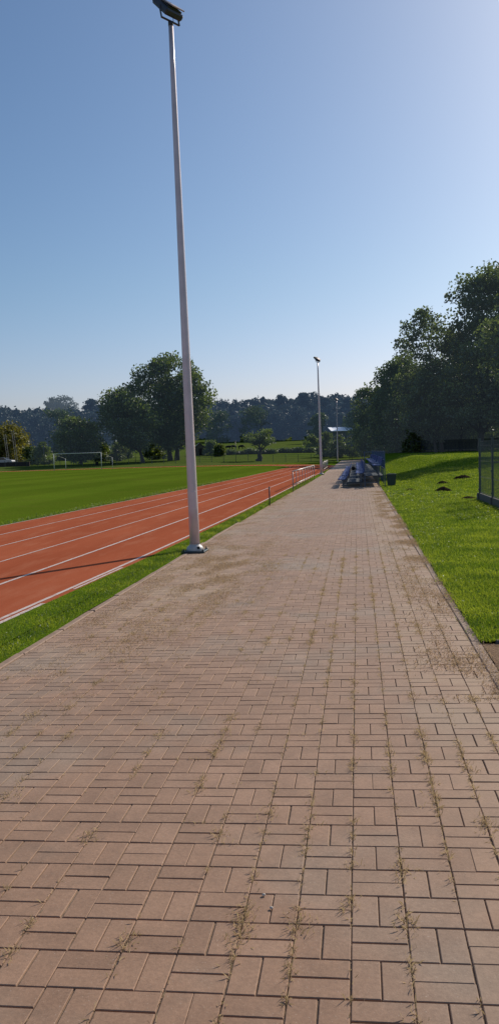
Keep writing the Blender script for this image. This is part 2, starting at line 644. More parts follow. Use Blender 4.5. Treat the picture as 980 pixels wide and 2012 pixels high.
for r in rows:
    yb = Y0 + r*MOD
    for c in cols:
        xb = X0 + c*MOD
        par = (c + r) % 2
        tone = mnoise.noise(Vector((xb*.8, yb*.45, 5.))) * .22
        for h in (0, 1):
            if par:     # long side along y
                x0, x1, y0, y1 = xb+h*.1, xb+h*.1+.1, yb, yb+.2
            else:
                x0, x1, y0, y1 = xb, xb+.2, yb+h*.1, yb+h*.1+.1
            e0, e1, e2, e3 = (g*random.uniform(.45, 1.35) for _ in range(4))
            x0 += e0; x1 -= e1; y0 += e2; y1 -= e3
            dz = random.gauss(0, .0006)
            tx, ty = random.gauss(0, .003), random.gauss(0, .003)
            b = .0026
            cx, cy = (x0+x1)/2, (y0+y1)/2
            t = min(1, max(0, .45 + tone + random.gauss(0, .13)))
            du = dust_at(cx, cy)
            jx, jy = random.gauss(0, .0009), random.gauss(0, .0009)
            for (e, zz) in ((b, 0.), (0., -.0022), (-.001, -.012)):
                for (px, py) in ((x0+e, y0+e), (x1-e, y0+e), (x1-e, y1-e), (x0+e, y1-e)):
                    bv.append((px+jx, py+jy, SL*px + dz + tx*(px-cx) + ty*(py-cy) + zz))
                    bt.append(t); bd.append(du)
nb = len(bv)//12
one = np.array([[0, 1, 2, 3], [4, 5, 1, 0], [5, 6, 2, 1], [6, 7, 3, 2], [7, 4, 0, 3], [8, 9, 5, 4], [9, 10, 6, 5], [10, 11, 7, 6], [11, 8, 4, 7]])
fs = (one[None] + (np.arange(nb)*12)[:, None, None]).reshape(-1, 4)
V = np.array(bv)
yend = Y0 + (rows[-1]+1)*MOD
# sand bed below and plain far paving
tag(np_mesh('path', V, fs, M_PAVER, attrs={'tint': bt, 'dust': bd}), kind='structure')
xl, xr = X0-15*MOD, X0+5*MOD
tag(np_mesh('path_bed', [(xl-.05, -6, SL*xl-.0068), (xr+.05, -6, SL*xr-.0068), (xr+.05, yend, SL*xr-.0068), (xl-.05, yend, SL*xl-.0068)], [[0, 1, 2, 3]], M_SAND), kind='structure')
px_ = np.linspace(xl, xr, 12); py_ = np.linspace(yend, 150, 60)
A, B = np.meshgrid(px_, py_)
tag(np_mesh('far_path', np.stack([A, B, SL*A-.002], -1).reshape(-1, 3), grid_faces(12, 60), M_PAVER, attrs={'tint': .45+.25*R.random(A.size), 'dust': .5+.3*R.random(A.size)}), kind='structure')

# kerb stones either side (one kerb per side, stones told by their joints)
mb = MB()
for (xc, w, y0, y1, zt) in ((xl-.045, .075, -6, 60, .012), (xr+.05, .085, 5.2, 60, .003), (xr+.05, .085, -6, 5.2, .002)):
    y = y0
    while y < y1-.01:
        L = min(1.0, y1-y)
        z = SL*xc + zt - .06 + random.gauss(0, .003)
        mb.box((xc+random.gauss(0, .003), y+L/2, z), (w, L-.012, .12), (random.gauss(0, .003), 0, random.gauss(0, .002)), .008)
        y += L
tag(mb.build('kerb', M_KERB), kind='structure')

# grass strip between path and track
sy = np.concatenate([np.arange(-6, 60, 1.), np.arange(60, 151, 5.)])
inner = np.interp(sy, [0, 15, 25, 33, 45, 60, 80, 150], [-3.15, -3.13, -3.02, -2.96, -2.78, -2.66, -2.75, -2.95])
outer = np.array([lane(-.11, min(t, 92))[0] for t in sy])
outer = np.minimum(outer, inner-.12)
outer = np.where(sy > 84, np.minimum(outer, -3.7), outer)
V = []
for y, a, b in zip(sy, outer, inner):
    j = .03*mnoise.noise(Vector((3.3, y*1.7, 0)))
    for t in (0, .12, .35, .65, .9, 1):
        x = a+(b+j-a)*t
        zz = (SL*x+.006)*t + .004*(1-t) + .012*math.sin(PI*t)
        V.append((x, y, zz))
tag(np_mesh('grass_strip', V, grid_faces(6, len(sy)), M_LAWN, smooth=True), kind='structure')

# lawn on the right and the dirt in front of it
lx = np.concatenate([np.linspace(xr+.088, 6, 24), np.arange(6.5, 73, 1.5)])
ly = np.concatenate([np.arange(7.15, 40, .6), np.arange(40, 150.1, 1.5)])
A, B = np.meshgrid(lx, ly)
Z = lawn_h(A, B) + SL*1.0 - .012
tag(np_mesh('lawn', np.stack([A, B, Z], -1).reshape(-1, 3), grid_faces(len(lx), len(ly)), M_LAWN, smooth=True), kind='structure')
dx = np.linspace(xr+.088, 9, 30); dy = np.linspace(-6, 7.1, 40)
A, B = np.meshgrid(dx, dy)
tag(np_mesh('dirt', np.stack([A, B, .018+.012*np.sin(A*7+B*3)*np.sin(B*5)], -1).reshape(-1, 3), grid_faces(30, 40), M_DIRT, smooth=True), kind='structure')
mb = MB()
for i in range(6):
    mb.box((1.55+i*.82, 7.12+random.gauss(0, .006), .005), (.8, .06, .09), None, .008)
tag(mb.build('border_stones', M_CONC), 'row of pale border stones across the near end of the right-hand lawn', 'kerb stones')


# ------------------------------------------------------------------ grass blades and dry weeds (stuff)
def blades(name, P, h, w, mat, label, cat, lean=.5, tint=None, flat=False):
    n = len(P)
    a = R.random(n)*2*PI
    l = np.abs(R.normal(0, lean, n))
    hh = h*(.5+R.random(n))
    d = np.stack([np.cos(a), np.sin(a)], 1)
    s = np.stack([-np.sin(a), np.cos(a)], 1)*(w*(.6+.8*R.random(n)))[:, None]/2
    tipz = hh*np.cos(np.clip(l, 0, 1.45)); tipr = hh*np.sin(np.clip(l, 0, 1.45))
    V = np.zeros((n, 4, 3), np.float32)
    V[:, 0, :2] = P[:, :2]-s; V[:, 1, :2] = P[:, :2]+s
    V[:, 0, 2] = V[:, 1, 2] = P[:, 2]-.004
    V[:, 2, :2] = P[:, :2]+d*(tipr*.45)[:, None]+s*.8
    V[:, 2, 2] = P[:, 2]+tipz*.65
    V[:, 3, :2] = P[:, :2]+d*tipr[:, None]
    V[:, 3, 2] = P[:, 2]+tipz
    t = np.repeat((R.random(n) if tint is None else tint), 4)
    i = np.arange(n)*4
    Fq = np.concatenate([np.stack([i, i+1, i+2], 1), np.stack([i, i+2, i+3], 1)])
    return tag(np_mesh(name, V.reshape(-1, 3), Fq, mat, attrs={'tint': t}), label, cat, kind='stuff')


def nz2(x, y, s, o=0.):
    return np.array([mnoise.noise(Vector((a*s, b*s, o))) for a, b in zip(x, y)])


def leaf_cloud(C, size, rng, tint, outward=None, jit=1.):
    n = len(C)
    d = rng.normal(size=(n, 3))
    if outward is not None:
        d = outward + d*jit
    d /= np.linalg.norm(d, axis=1)[:, None]
    a = np.cross(d, rng.normal(size=(n, 3)))
    a /= np.linalg.norm(a, axis=1)[:, None]+1e-9
    b = np.cross(d, a)
    s = (np.asarray(size)*(.6+.8*rng.random(n)))[:, None]
    V = np.stack([C-a*s*.62, C-b*s*.4+d*s*.08, C+a*s*.62, C+b*s*.4+d*s*.08], 1).reshape(-1, 3)
    Fq = np.arange(n*4).reshape(-1, 4)
    return V, Fq, np.repeat(tint, 4)


# lawn blades: density falls with distance
def lawn_pts():
    out = []
    for (y0, y1, x1, n) in ((7.1, 11, 3.2, 42000), (11, 17, 4.6, 48000), (17, 30, 6.0, 52000), (30, 52, 7.5, 36000), (52, 90, 13, 26000)):
        x = xr+.07+(R.random(n)**1.0)*(x1-xr); y = y0+(y1-y0)*R.random(n)
        x -= .05*np.abs(R.normal(0, 1, n))*(R.random(n) < .08)
        out.append(np.stack([x, y, lawn_h(x, y)+SL-.012], 1))
    return np.concatenate(out)


P = lawn_pts()
cl = np.clip(.5+.9*nz2(P[:, 0], P[:, 1], 1.6)+R.normal(0, .38, len(P)), 0, 1)
far = np.clip(P[:, 1]/25, .55, 2.2)
blades('lawn_grass', P, .038*np.clip(far, 1, 1.5), .0095*far, M_BLADE, 'short sunlit green grass of the lawn right of the paved path', 'grass', .75, cl)
n = 16000
x = xr+.1+R.random(n)**1.1*4.6; y = 7.3+26*R.random(n)
keep = (nz2(x, y, .55, 7.)+.35*nz2(x, y, 2.2, 3.)) > R.normal(.12, .16, n)
x, y = x[keep], y[keep]
far = np.clip(y/20, .7, 1.6)
C = np.stack([x, y, lawn_h(x, y)+SL+.02+.02*R.random(len(x))], 1)
V, Fq, tt = leaf_cloud(C, .030*far, R, np.clip(R.normal(.6, .45, len(x)), 0, 1), np.array([[0, 0, 1.]]), .45)
tag(np_mesh('clover', V, Fq, M_BLADE, None, {'tint': tt}), 'patches of clover and broad leaves growing through the right-hand lawn', 'clover', kind='stuff')
n = 46000
y = 4.5+44*R.random(n)**1.5
a = np.interp(y, sy, outer); b = np.interp(y, sy, inner)
t = R.random(n)
keep = R.random(n) < np.clip(1.1-np.abs(t-.5)*1.0, .35, 1)
x = a+(b-a)*np.clip(t+R.normal(0, .03, n), -.04, 1.04)
P = np.stack([x, y, np.full(n, -.02)], 1)[keep]
far = np.clip(P[:, 1]/18, .6, 2.)
blades('strip_grass', P, .044*np.clip(far, .9, 1.3), .009*far, M_BLADE, 'uneven grass growing in the strip between running track and path', 'grass', .6,
       np.clip(.34+.9*nz2(P[:, 0], P[:, 1], 2.)+R.normal(0, .28, len(P)), 0, 1))

n = 9000
y = 16+40*R.random(n)**1.3
x = np.interp(y, Y6, X6)-.06-np.abs(R.normal(0, .22, n))
far = np.clip(y/20, .8, 2.)
blades('field_edge_grass', np.stack([x, y, np.full(n, -.01)], 1), .05*far, .012*far, M_BLADE, 'ragged longer grass along the inner edge of the running track', 'grass', .7,
       np.clip(.25+R.normal(0, .2, n), 0, 1))
# dry weeds in the joints
pts = []
for c in range(-15, 6):
    x = X0+c*MOD
    strong = {0: .55, 1: .85, 2: .9, 3: .7, -1: .8, -2: .75, -4: .5, 4: .7}.get(c, .36)
    y = 1.6
    while y < 14:
        nn = mnoise.noise(Vector((c*7.3, y*.75, 1.)))*.5+.5
        lim = strong*max(0, nn*2-.55)*(1. if y < 5 else .5)
        if random.random() < lim:
            big = random.random()**2.5
            k = int(12+95*big)
            sp = .008+.034*big
            for _ in range(k):
                pts.append((x+random.gauss(0, sp*.75), y+random.gauss(0, sp*1.6)))
        if random.random() < strong*nn*1.2:          # low fuzz filling the joint itself
            for _ in range(int(10*strong)):
                pts.append((x+random.gauss(0, .006), y+random.uniform(0, .10)))
        y += random.uniform(.02, .12)
for r in range(-9, 60):                       # a few in the cross joints
    y = Y0+r*MOD
    for _ in range(5):
        if random.random() < .4:
            x = random.uniform(-3, .9)
            for _ in range(random.choice((5, 9, 16))):
                pts.append((x+random.gauss(0, .03), y+random.gauss(0, .008)))
P = np.array(pts)
P = P[(P[:, 0] > xl) & (P[:, 0] < xr)]
P3 = np.concatenate([P, (SL*P[:, :1]-.003)], 1)
blades('joint_weeds', P3, .025, .0026, M_STRAW, 'dry straw coloured weeds sprouting from the joints of the paving', 'dry weeds', 1.25)
# dense dry thatch lying along the edges
pts = []
while len(pts) < 64000:
    z = random.random()
    if z < .45:
        x, y = xr+.1-abs(random.gauss(0, .28)), random.uniform(5.5, 34)
    elif z < .8:
        x, y = random.gauss(-2.3, .55), random.gauss(11.5, 2.6)
    else:
        x, y = random.choice((xl+abs(random.gauss(0, .3)), random.uniform(xl, xr))), random.uniform(14, 36)
    if xl < x < xr+.11 and y > 5 and (mnoise.noise(Vector((x*2.6, y*1.3, 4.)))*.5+.5) > random.uniform(.38, .8):
        pts.append((x, y))
P = np.array(pts)
P3 = np.concatenate([P, (SL*P[:, :1]+.001+.015*(P[:, :1] > xr))], 1)
blades('dry_thatch', P3, .020, .0056, M_THATCH, 'matted dry grass lying on the edges of the paving', 'dry grass', 1.3)
# pebbles
for i, (px, py) in enumerate(((533, 1783), (518, 1757))):
    Yp = 2.75
    q = at(px, py, Yp)
    tt = (q - Vector((0, 0, H0)))
    tt = Vector((0, 0, H0)) + tt*((H0-.0)/(H0-q.z))
    mb = MB()
    mb.lathe([(0, -.006), (.006, -.004), (.0085, 0), (.007, .005), (.003, .008), (0, .0085)], 9)
    o = mb.build('pebble', M_PEBBLE)
    o.location = (tt.x, tt.y, SL*tt.x+.005)
    o.scale = (.95, .7, .7)
    tag(o, ('pale pebble lying on a brick near the camera', 'second small pebble just beyond the pale one on the bricks')[i], 'pebble')


# ------------------------------------------------------------------ floodlight poles
def floodlight(loc, h, rot, r0, label, head_rot=-.6):
    root = empty('floodlight_pole', loc, rot)
    tag(root, label, 'floodlight pole', 'floodlight poles along the left edge of the path')
    mb = MB()
    n = 12
    mb.tube([(0, 0, .04+(h-.04)*i/n) for i in range(n+1)], [r0*(1-.56*i/n) for i in range(n+1)], 20)
    mb.build('pole', M_POLE, root)
    mb = MB()
    mb.box((0, 0, .02), (.42, .42, .035), None, .006)
    mb.build('base_plate', M_DARKSTEEL, root)
    mb = MB()
    pr = [(.158, .038), (.158, .062), (.150, .088), (.133, .112), (.115, .128), (r0+.006, .142), (r0+.004, .155)]
    mb.lathe(pr, 28)
    cap = mb.build('base_cover', M_COVER, root)
    mb = MB()
    mb.box((.085, -.115, .088), (.05, .03, .045), (-.4, 0, .6), .004)
    mb.build('cover_slot', M_BLACK, root)
    mb = MB()
    mb.box((.03, -r0*.84, .95), (.085, .02, .34), (0, 0, .2), .006)
    mb.build('hatch', M_POLE, root)
    for sx in (-1, 1):
        for sy_ in (-1, 1):
            mb = MB()
            mb.tube([(sx*.175, sy_*.175, .036), (sx*.175, sy_*.175, .062)], .017, 6)
            mb.tube([(sx*.175, sy_*.175, .062), (sx*.175, sy_*.175, .085)], .009, 8)
            mb.build('bolt', M_DARKSTEEL, root)
    head = empty('lamp_head', (0, 0, h), (0, 0, head_rot))
    head.parent = root
    head.scale = (.8, .8, .8)
    mb = MB()
    mb.tube([(0, 0, -.05), (0, 0, .04)], .055, 12)
    mb.box((0, 0, .05), (.05, .536, .022), None, .004)
    for s in (-1, 1):
        mb.box((-.03, s*.262, .195), (.045, .010, .30), (0, -.2, 0), .003)
    mb.build('bracket', M_HOUSING, head)
    # housing tilted so that the glass looks down at the field on the left (-x)
    tilt = Euler((0, math.radians(46), 0)).to_matrix()

    def tl(v):
        return tilt @ Vector(v) + Vector((-.07, 0, .34))
    mb = MB()
    mb.box((0, 0, 0), (.60, .50, .13), None, .03)
    for i in range(9):
        mb.box((-.22+i*.055, 0, .075), (.012, .40, .05))
    mb.v = [tuple(tl(v)) for v in mb.v]
    hou = mb.build('housing', M_HOUSING, head)
    mb = MB()
    mb.box((0, 0, -.069), (.54, .44, .012))
    mb.v = [tuple(tl(v)) for v in mb.v]
    mb.build('glass', M_GLASS, head)
    mb = MB()
    mb.box((.10, .05, .125), (.34, .36, .03), (0, -.12, 0), .01)
    mb.v = [tuple(tl(v)) for v in mb.v]
    mb.build('sun_tinted_back', M_SUNTINT, head)  # pale panel, sunlight on the housing back put into its colour
    mb = MB()
    mb.tube([(.03, -.03, -.03), (.09, -.06, -.07), (.12, -.03, 0), (.08, 0, .12), (.02, .02, .2)], .007, 6)
    mb.build('cable', M_BLACK, head)
    return root


floodlight((-2.98, 14.51, -.056), 9.33, (0, -.0115, 0), .094, 'nearest tall tapered grey floodlight pole with white base cover beside the path')
floodlight((-2.72, 61.2, -.051), 8.35, (0, -.0098, 0), .10, 'middle floodlight pole of grey metal standing between the two railings')
floodlight((-3.25, 134., -.061), 9.9, (0, .006, 0), .11, 'farthest floodlight pole at the far end of the path')


# ------------------------------------------------------------------ railings by the track
def railing(loc, L, nb, label, rz=0):
    root = empty('railing', loc, (0, 0, rz))
    tag(root, label, 'railing', 'steel railings between path and track')
    mb = MB(); mb.tube([(0, 0, .90), (0, L, .90)], .028, 10); mb.build('handrail', M_STEEL, root)
    mb = MB(); mb.tube([(0, .02, .30), (0, L-.02, .30)], .020, 8); mb.build('lower_rail', M_STEEL, root)
    for i in range(nb+1):
        mb = MB()
        r = .024 if i in (0, nb) else .016
        mb.tube([(0, L*i/nb, -.05), (0, L*i/nb, .885)], r, 8)
        mb.build('post', M_STEEL, root)
    return root


railing((-2.90, 36.4, -.05), 14.6, 8, 'nearer steel railing between track and path, left of the bleachers', -.012)
railing((-2.72, 64.5, -.05), 13.5, 8, 'farther steel railing just beyond the middle floodlight pole', .01)
root = empty('marker_post', (-2.97, 27.2, -.05))
tag(root, 'thin dark marker post standing in the grass strip before the railing', 'post')
mb = MB(); mb.tube([(0, 0, -.03), (.0, 0, .6)], .022, 8); mb.build('shaft', M_DARKSTEEL, root)
mb = MB(); mb.lathe([(0.024, .58), (.026, .61), (.015, .635), (0, .64)], 8); mb.build('cap', M_DARKSTEEL, root)


# ------------------------------------------------------------------ bleachers
def seat_mb():
    prof = [(-.20, -.045), (-.195, -.005), (-.15, .008), (0, -.012), (.12, .0), (.165, .05), (.19, .18), (.215, .34), (.235, .345),
            (.215, .18), (.185, .03), (.13, -.025), (0, -.035), (-.15, -.02), (-.18, -.05)]
    m = MB()
    m.extrude(prof, 'y', -.215, .215)
    m.tube([(-.02, -.2, -.04), (-.02, .2, -.04)], .015, 6)
    return m


SEAT_ME = None


def bleacher(loc, label):
    global SEAT_ME
    root = empty('bleacher', loc)
    tag(root, label, 'bleacher', 'small bleachers with blue seats along the path')
    L = 4.7
    rowsd = ((.20, .40), (1.02, .68), (1.84, 1.02))     # seat x, seat height
    mb = MB()
    for y in (.12, L/2, L-.12):
        mb.box((.22, y, .17), (.05, .05, .34)); mb.box((1.05, y, .30), (.05, .05, .60)); mb.box((1.88, y, .48), (.05, .05, .96))
        mb.box((1.05, y, .205), (1.61, .04, .045)); mb.box((1.465, y, .465), (.78, .04, .045))
        mb.box((1.05, y, .018), (1.9, .07, .03))
    for (x, h) in rowsd:
        mb.box((x, L/2, h-.055), (.07, L, .04))
    mb.build('frame', M_FRAME, root)
    for (x0, x1, z) in ((.42, 1.16, .26), (1.22, 2.08, .53)):
        m2 = MB()
        m2.box(((x0+x1)/2, L/2, z), (x1-x0, L, .03), None, .004)
        m2.box((x0+.01, L/2, z-.06), (.02, L-.004, .09))
        m2.build('deck', M_DECK, root)
    for (x, h) in rowsd:
        for i in range(8):
            if SEAT_ME is None:
                o = seat_mb().build('seat', M_SEAT, root)
                SEAT_ME = o.data
            else:
                o = bpy.data.objects.new('seat', SEAT_ME)
                o.parent = root
                COL.objects.link(o)
            o.location = (x, .36+i*.57, h)
    m3 = MB()
    for y in (.0, L/2, L):
        m3.box((2.16, y, .83), (.04, .04, 1.66))
    for z in (1.64, 1.25, .85):
        m3.box((2.16, L/2, z), (.036, L-.05, .036))
    for i in range(1, 30):
        m3.box((2.16, i*L/30, 1.25), (.010, .010, .76))
    m3.build('guard_rail', M_BLUERAIL, root)
    return root


ordn = ('nearest', 'second nearest', 'third', 'fourth', 'fifth', 'farthest')
for i in range(6):
    lb = f'{ordn[i]} of the six blue seated bleachers in the row along the path'
    if i == 0:
        b0 = bleacher((-.93, 38.0, -.015), lb)
        # side guard at the near end of the first stand
    else:
        c = copy_tree(b0)
        c.location = (-.93+random.gauss(0, .03), 38.0+5.45*i, -.015)
        c['label'] = lb
mb = MB()
for x in (1.24, 2.16):
    mb.box((x, -.1, .83), (.035, .035, 1.66))
mb.box((1.70, -.1, 1.635), (.884, .03, .03)); mb.box((1.70, -.1, 1.1), (.884, .028, .028))
mb.build('side_rail', M_BLUERAIL, b0)

# litter bin beside the stand
root = empty('litter_bin', (1.52, 37.9, .035))
tag(root, 'dark green litter bin on the grass beside the nearest bleacher', 'litter bin')
mb = MB()
mb.extrude([(-.17, .03), (.17, .03), (.21, .50), (-.21, .50)], 'y', -.17, .17)
mb.build('body', M_BIN, root)
mb = MB(); mb.box((0, 0, .525), (.46, .40, .05), None, .015); mb.box((0, .19, .555), (.3, .03, .03)); mb.build('lid', M_BIN, root)
mb = MB()
for s in (-1, 1):
    mb.box((s*.12, 0, .015), (.04, .3, .035))
mb.build('foot', M_BIN, root)

# dark bag on the paving between the stands
root = empty('bag', (-.32, 60.2, .262))
tag(root, 'small black bag on the lower deck of a far bleacher', 'bag')
mb = MB()
mb.lathe([(0, 0), (.12, .01), (.15, .1), (.14, .2), (.08, .27), (0, .29)], 12)
mb.build('body', M_BLACK, root)
mb = MB(); mb.tube([(-.06, 0, .25), (-.05, 0, .34), (.05, 0, .34), (.06, 0, .25)], .015, 6); mb.build('handle', M_BLACK, root)

# ------------------------------------------------------------------ mesh fence at the right
FX, FYS = 3.80, (26.3, 23.85, 21.4)
root = empty('mesh_fence', (FX, FYS[0], lawn_h(FX, FYS[0])-.01))
tag(root, 'grey wire panel fence on a concrete plinth at the right edge of the lawn', 'fence')
for i, y in enumerate(FYS):
    mb = MB()
    mb.box((0, y-FYS[0], .95), (.06, .06, 1.98), None, .004)
    mb.box((0, y-FYS[0], 1.945), (.066, .066, .02))
    for z in (.35, 1.0, 1.7):
        mb.box((-.035, y-FYS[0], z), (.03, .07, .05))
    mb.build('post', M_FENCEGREY, root)
for i in range(2):
    ya, yb = -i*2.45-.04, -(i+1)*2.45+.04
    mb = MB()
    nwire = 46
    for k in range(nwire+1):
        y = ya+(yb-ya)*k/nwire
        mb.tube([(.0, y, .24), (0, y, 1.88)], .0028, 4, False)
    for z in (.26, .28, .75, .77, 1.25, 1.27, 1.72, 1.74, 1.86):
        mb.tube([(.0, ya, z), (0, yb, z)], .0042, 4, False)
    mb.build('wire_panel', M_FENCEGREY, root)
    mb = MB()
    mb.box((0, (ya+yb)/2, .11), (.07, abs(yb-ya)+.02, .25), None, .006)
    mb.build('plinth', M_CONC, root)
mb = MB(); mb.box((0, .06, .11), (.16, .16, .26), None, .01); mb.build('plinth_end', M_CONC, root)
for i in range(1, 3):
    mb = MB(); mb.box((0, -i*2.45, .11), (.16, .16, .26), None, .01); mb.build('plinth_end', M_CONC, root)

# ------------------------------------------------------------------ molehills
for px, py, Yp, w, hgt, lb in ((870, 964, 32.5, .30, .17, 'biggest dark molehill in the middle of the right-hand lawn'),
                               (868.5, 950, 38.5, .24, .12, 'small molehill just behind the biggest one'),
                               (909, 944.5, 40.5, .40, .15, 'wide molehill near the wire fence on the lawn'),
                               (805, 958.5, 33.6, .25, .06, 'flat molehill close to the litter bin'),
                               (919, 978, 27.2, .28, .07, 'flattened molehill in the grass left of the fence post')):
    X = at(px, py, Yp).x
    n, m = 14, 6
    V, fs_ = [], []
    mb = MB()
    for j in range(m+1):
        rr = w*j/m
        for k in range(n):
            t = 2*PI*k/n
            q = rr*(1+.22*mnoise.noise(Vector((math.cos(t)*2+X, math.sin(t)*2, Yp))))
            V.append((q*math.cos(t)*1.15, q*math.sin(t), max(-.03, hgt*(1-(j/m)**1.6) + (.25*hgt*mnoise.noise(Vector((q*9*math.cos(t), q*9*math.sin(t), X))) if j < m else -.03))))
    for j in range(m):
        for k in range(n):
            fs_.append((j*n+k, j*n+(k+1) % n, (j+1)*n+(k+1) % n, (j+1)*n+k))
    mb.add(V, fs_, False)
    o = mb.build('molehill', M_SOIL)
    o.location = (X, Yp, float(lawn_h(X, Yp))+SL-.012)
    tag(o, lb, 'molehill', 'molehills on the lawn')


# ------------------------------------------------------------------ trees
def profile(kind, t):
    if kind == 'round':
        return np.sin(np.clip(t, 0, 1)*PI)**.55
    if kind == 'top':           # widest high up
        return np.sin(np.clip(t, 0, 1)**1.5*PI)**.6
    if kind == 'low':
        return np.clip(1-t, 0, 1)**.6*np.clip(t*8+.3, 0, 1)
    if kind == 'tall':
        return np.sin((np.clip(t, 0, 1)*.92+.04)*PI)**.4*(1-.25*t)
    if kind == 'flat':
        return np.sin(np.clip(t, 0, 1)*PI)**.3
    return np.ones_like(t)


def tree(name, label, cat, X, Y, H, W, t0, kind, mat, seed, clumps=70, per=90, leaf=.3, cr=None, trunk_r=.3, lean=(0, 0),
         group=None, forks=1, flat=.7, z=None, limbs=22, zdrop=.15, depth=None, spread=.5):
    rng = np.random.default_rng(seed)
    z = gh(X, Y) if z is None else z
    root = empty(name, (X, Y, z))
    tag(root, label, cat, group)
    cr = cr or W*.11
    t = rng.random(clumps)
    # bias heights so that clump density follows the cross-section
    pr = profile(kind, t)
    keep = rng.random(clumps) < (.35+.65*pr)
    t = t[keep]; pr = pr[keep]
    ang = rng.random(len(t))*2*PI
    rad = rng.random(len(t))**spread
    lob = np.array([1+.28*mnoise.noise(Vector((math.cos(a)*1.3, math.sin(a)*1.3, tt*2.6+seed))) for a, tt in zip(ang, t)])
    Rr = W/2*pr*rad*lob
    zz = H*(t0+(1-t0)*t)
    dp = (depth or W)/W
    C = np.stack([Rr*np.cos(ang)+lean[0]*(zz/H), Rr*np.sin(ang)*dp+lean[1]*(zz/H), zz-cr*.4], 1)
    # leaves
    m = rng.poisson(per, len(C))
    m = np.maximum(m, 4)
    idx = np.repeat(np.arange(len(C)), m)
    q = np.clip(rng.normal(size=(len(idx), 3)), -1.7, 1.7)*np.array([1, 1, flat])*cr*(.55+.7*rng.random(len(C)))[idx][:, None]
    Pn = C[idx]+q
    Pn = Pn[Pn[:, 2] > .1]
    idx = idx[:len(Pn)]
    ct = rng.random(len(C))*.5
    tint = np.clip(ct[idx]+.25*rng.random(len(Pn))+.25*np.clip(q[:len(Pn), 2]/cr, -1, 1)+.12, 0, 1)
    V, Fq, tt = leaf_cloud(Pn, leaf, rng, tint)
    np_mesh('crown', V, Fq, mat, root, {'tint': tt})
    # trunk and limbs
    mb = MB()
    top = .86 if kind != 'flat' else .6
    starts = []
    for f_ in range(forks):
        off = (f_-(forks-1)/2)*trunk_r*(4.6 if forks > 1 else 2.6)
        n = 9
        pts, rads = [], []
        for i in range(n+1):
            u = i/n
            wob = trunk_r*.9*mnoise.noise(Vector((u*3, f_*5., seed)))
            pts.append(Vector((off*(1+u*3.5)*(.6 if forks > 1 else 0)+lean[0]*u*top+wob, lean[1]*u*top+wob*.5, -zdrop+(H*top+zdrop)*u)))
            rads.append(trunk_r*(1.25 if i == 0 else 1)*(1-.86*u**.9))
        mb.tube(pts, rads, 9)
        starts.append(pts)
    order = rng.permutation(len(C))[:limbs]
    for j in order:
        c = Vector(C[j])
        pts = starts[j % forks]
        hz = max(t0*H*.6, c.z-Vector((c.x, c.y)).length*.8-.04*H)
        u = min(max(hz/(H*top), .12), .95)
        s = pts[min(int(u*9), 9)].lerp(pts[min(int(u*9)+1, 9)], u*9-int(u*9))
        mid = s.lerp(c, .5)+Vector((0, 0, -.04*(c-s).length+rng.normal()*.2))
        r0 = trunk_r*(.42*(1-u)+.06)
        mb.tube([s, mid, c], [r0, r0*.6, r0*.2], 6, False)
    mb.build('trunk', M_BARK, root)
    return root


def ptree(px, Y):          # x of the ground point seen at pixel column px at depth Y
    return at(px, 890, Y).x


GR = 'trees behind the lawn on the right'
tree('tall_tree', 'tallest feathery tree at the right edge with its top high in the sky', 'tree', ptree(942, 111.8), 111.8, 23.6, 15.0, .16, 'tall', M_LEAF_R, 101,
     212, 130, 0.32, 0.95, 0.41, (1.2, 0), GR, limbs=34, spread=.55)
tree('tall_tree', 'tall tree beside the tallest one, cut by the right picture edge', 'tree', ptree(1010, 119.6), 119.6, 26.7, 13.7, .12, 'tall', M_LEAF_R, 102,
     187, 120, 0.33, 0.95, 0.45, (-.4, 0), GR, limbs=30)
tree('tall_tree', 'airy tree with slender trunk and layered crown left of the tallest tree', 'tree', ptree(868, 117.0), 117.0, 20.0, 9.4, .30, 'top', M_LEAF_R, 103,
     125, 88, 0.30, 0.66, 0.28, (-2.0, 0), GR, limbs=34)
tree('tree', 'broad dark tree filling the gap below the tallest tree', 'tree', ptree(905, 124.8), 124.8, 17.2, 8.6, .12, 'round', M_LEAF_R, 104,
     118, 110, 0.33, 0.84, 0.31, (0, 0), GR)
tree('tree', 'crooked dark tree with a leaning trunk at the top of the bank', 'tree', ptree(856, 114.4), 114.4, 11.1, 8.1, .22, 'round', M_LEAF_R, 105,
     100, 110, 0.32, 0.73, 0.20, (-1.6, 0), GR)
tree('tree', 'bushy dark tree with an uneven top behind the bleachers', 'tree', ptree(778, 135.2), 135.2, 15.1, 9.9, .04, 'tall', M_LEAF_B, 106,
     162, 120, 0.35, 0.84, 0.35, (0, 0), GR, limbs=26)
tree('tree', 'lower dense tree at the left end of the right-hand wood', 'tree', ptree(733, 153.4), 153.4, 13.3, 8.6, .03, 'round', M_LEAF_B, 107,
     137, 110, 0.38, 0.84, 0.35, (0, 0), GR)
tree('tree', 'dense dark tree directly behind the bleacher guard rails', 'tree', ptree(812, 127.4), 127.4, 12.5, 8.3, .05, 'round', M_LEAF_R, 108,
     137, 120, 0.34, 0.81, 0.30, (0, 0), GR)
tree('tree', 'slim tree sticking up above the dense wood left of the airy tree', 'tree', ptree(802, 143.0), 143.0, 17.4, 6.5, .2, 'round', M_LEAF_R, 109,
     75, 100, 0.34, 0.74, 0.25, (.3, 0), GR)
tree('tree', 'dark tree in the back of the wood between two tall trunks', 'tree', ptree(905, 156.0), 156.0, 14.5, 11.7, .05, 'round', M_LEAF_R, 110,
     150, 100, 0.42, 1.01, 0.35, (0, 0), GR)
tree('tree', 'tree at the very right behind the wire fence', 'tree', ptree(985, 143.0), 143.0, 20.2, 12.3, .05, 'round', M_LEAF_R, 111,
     150, 100, 0.42, 1.01, 0.35, (0, 0), GR)
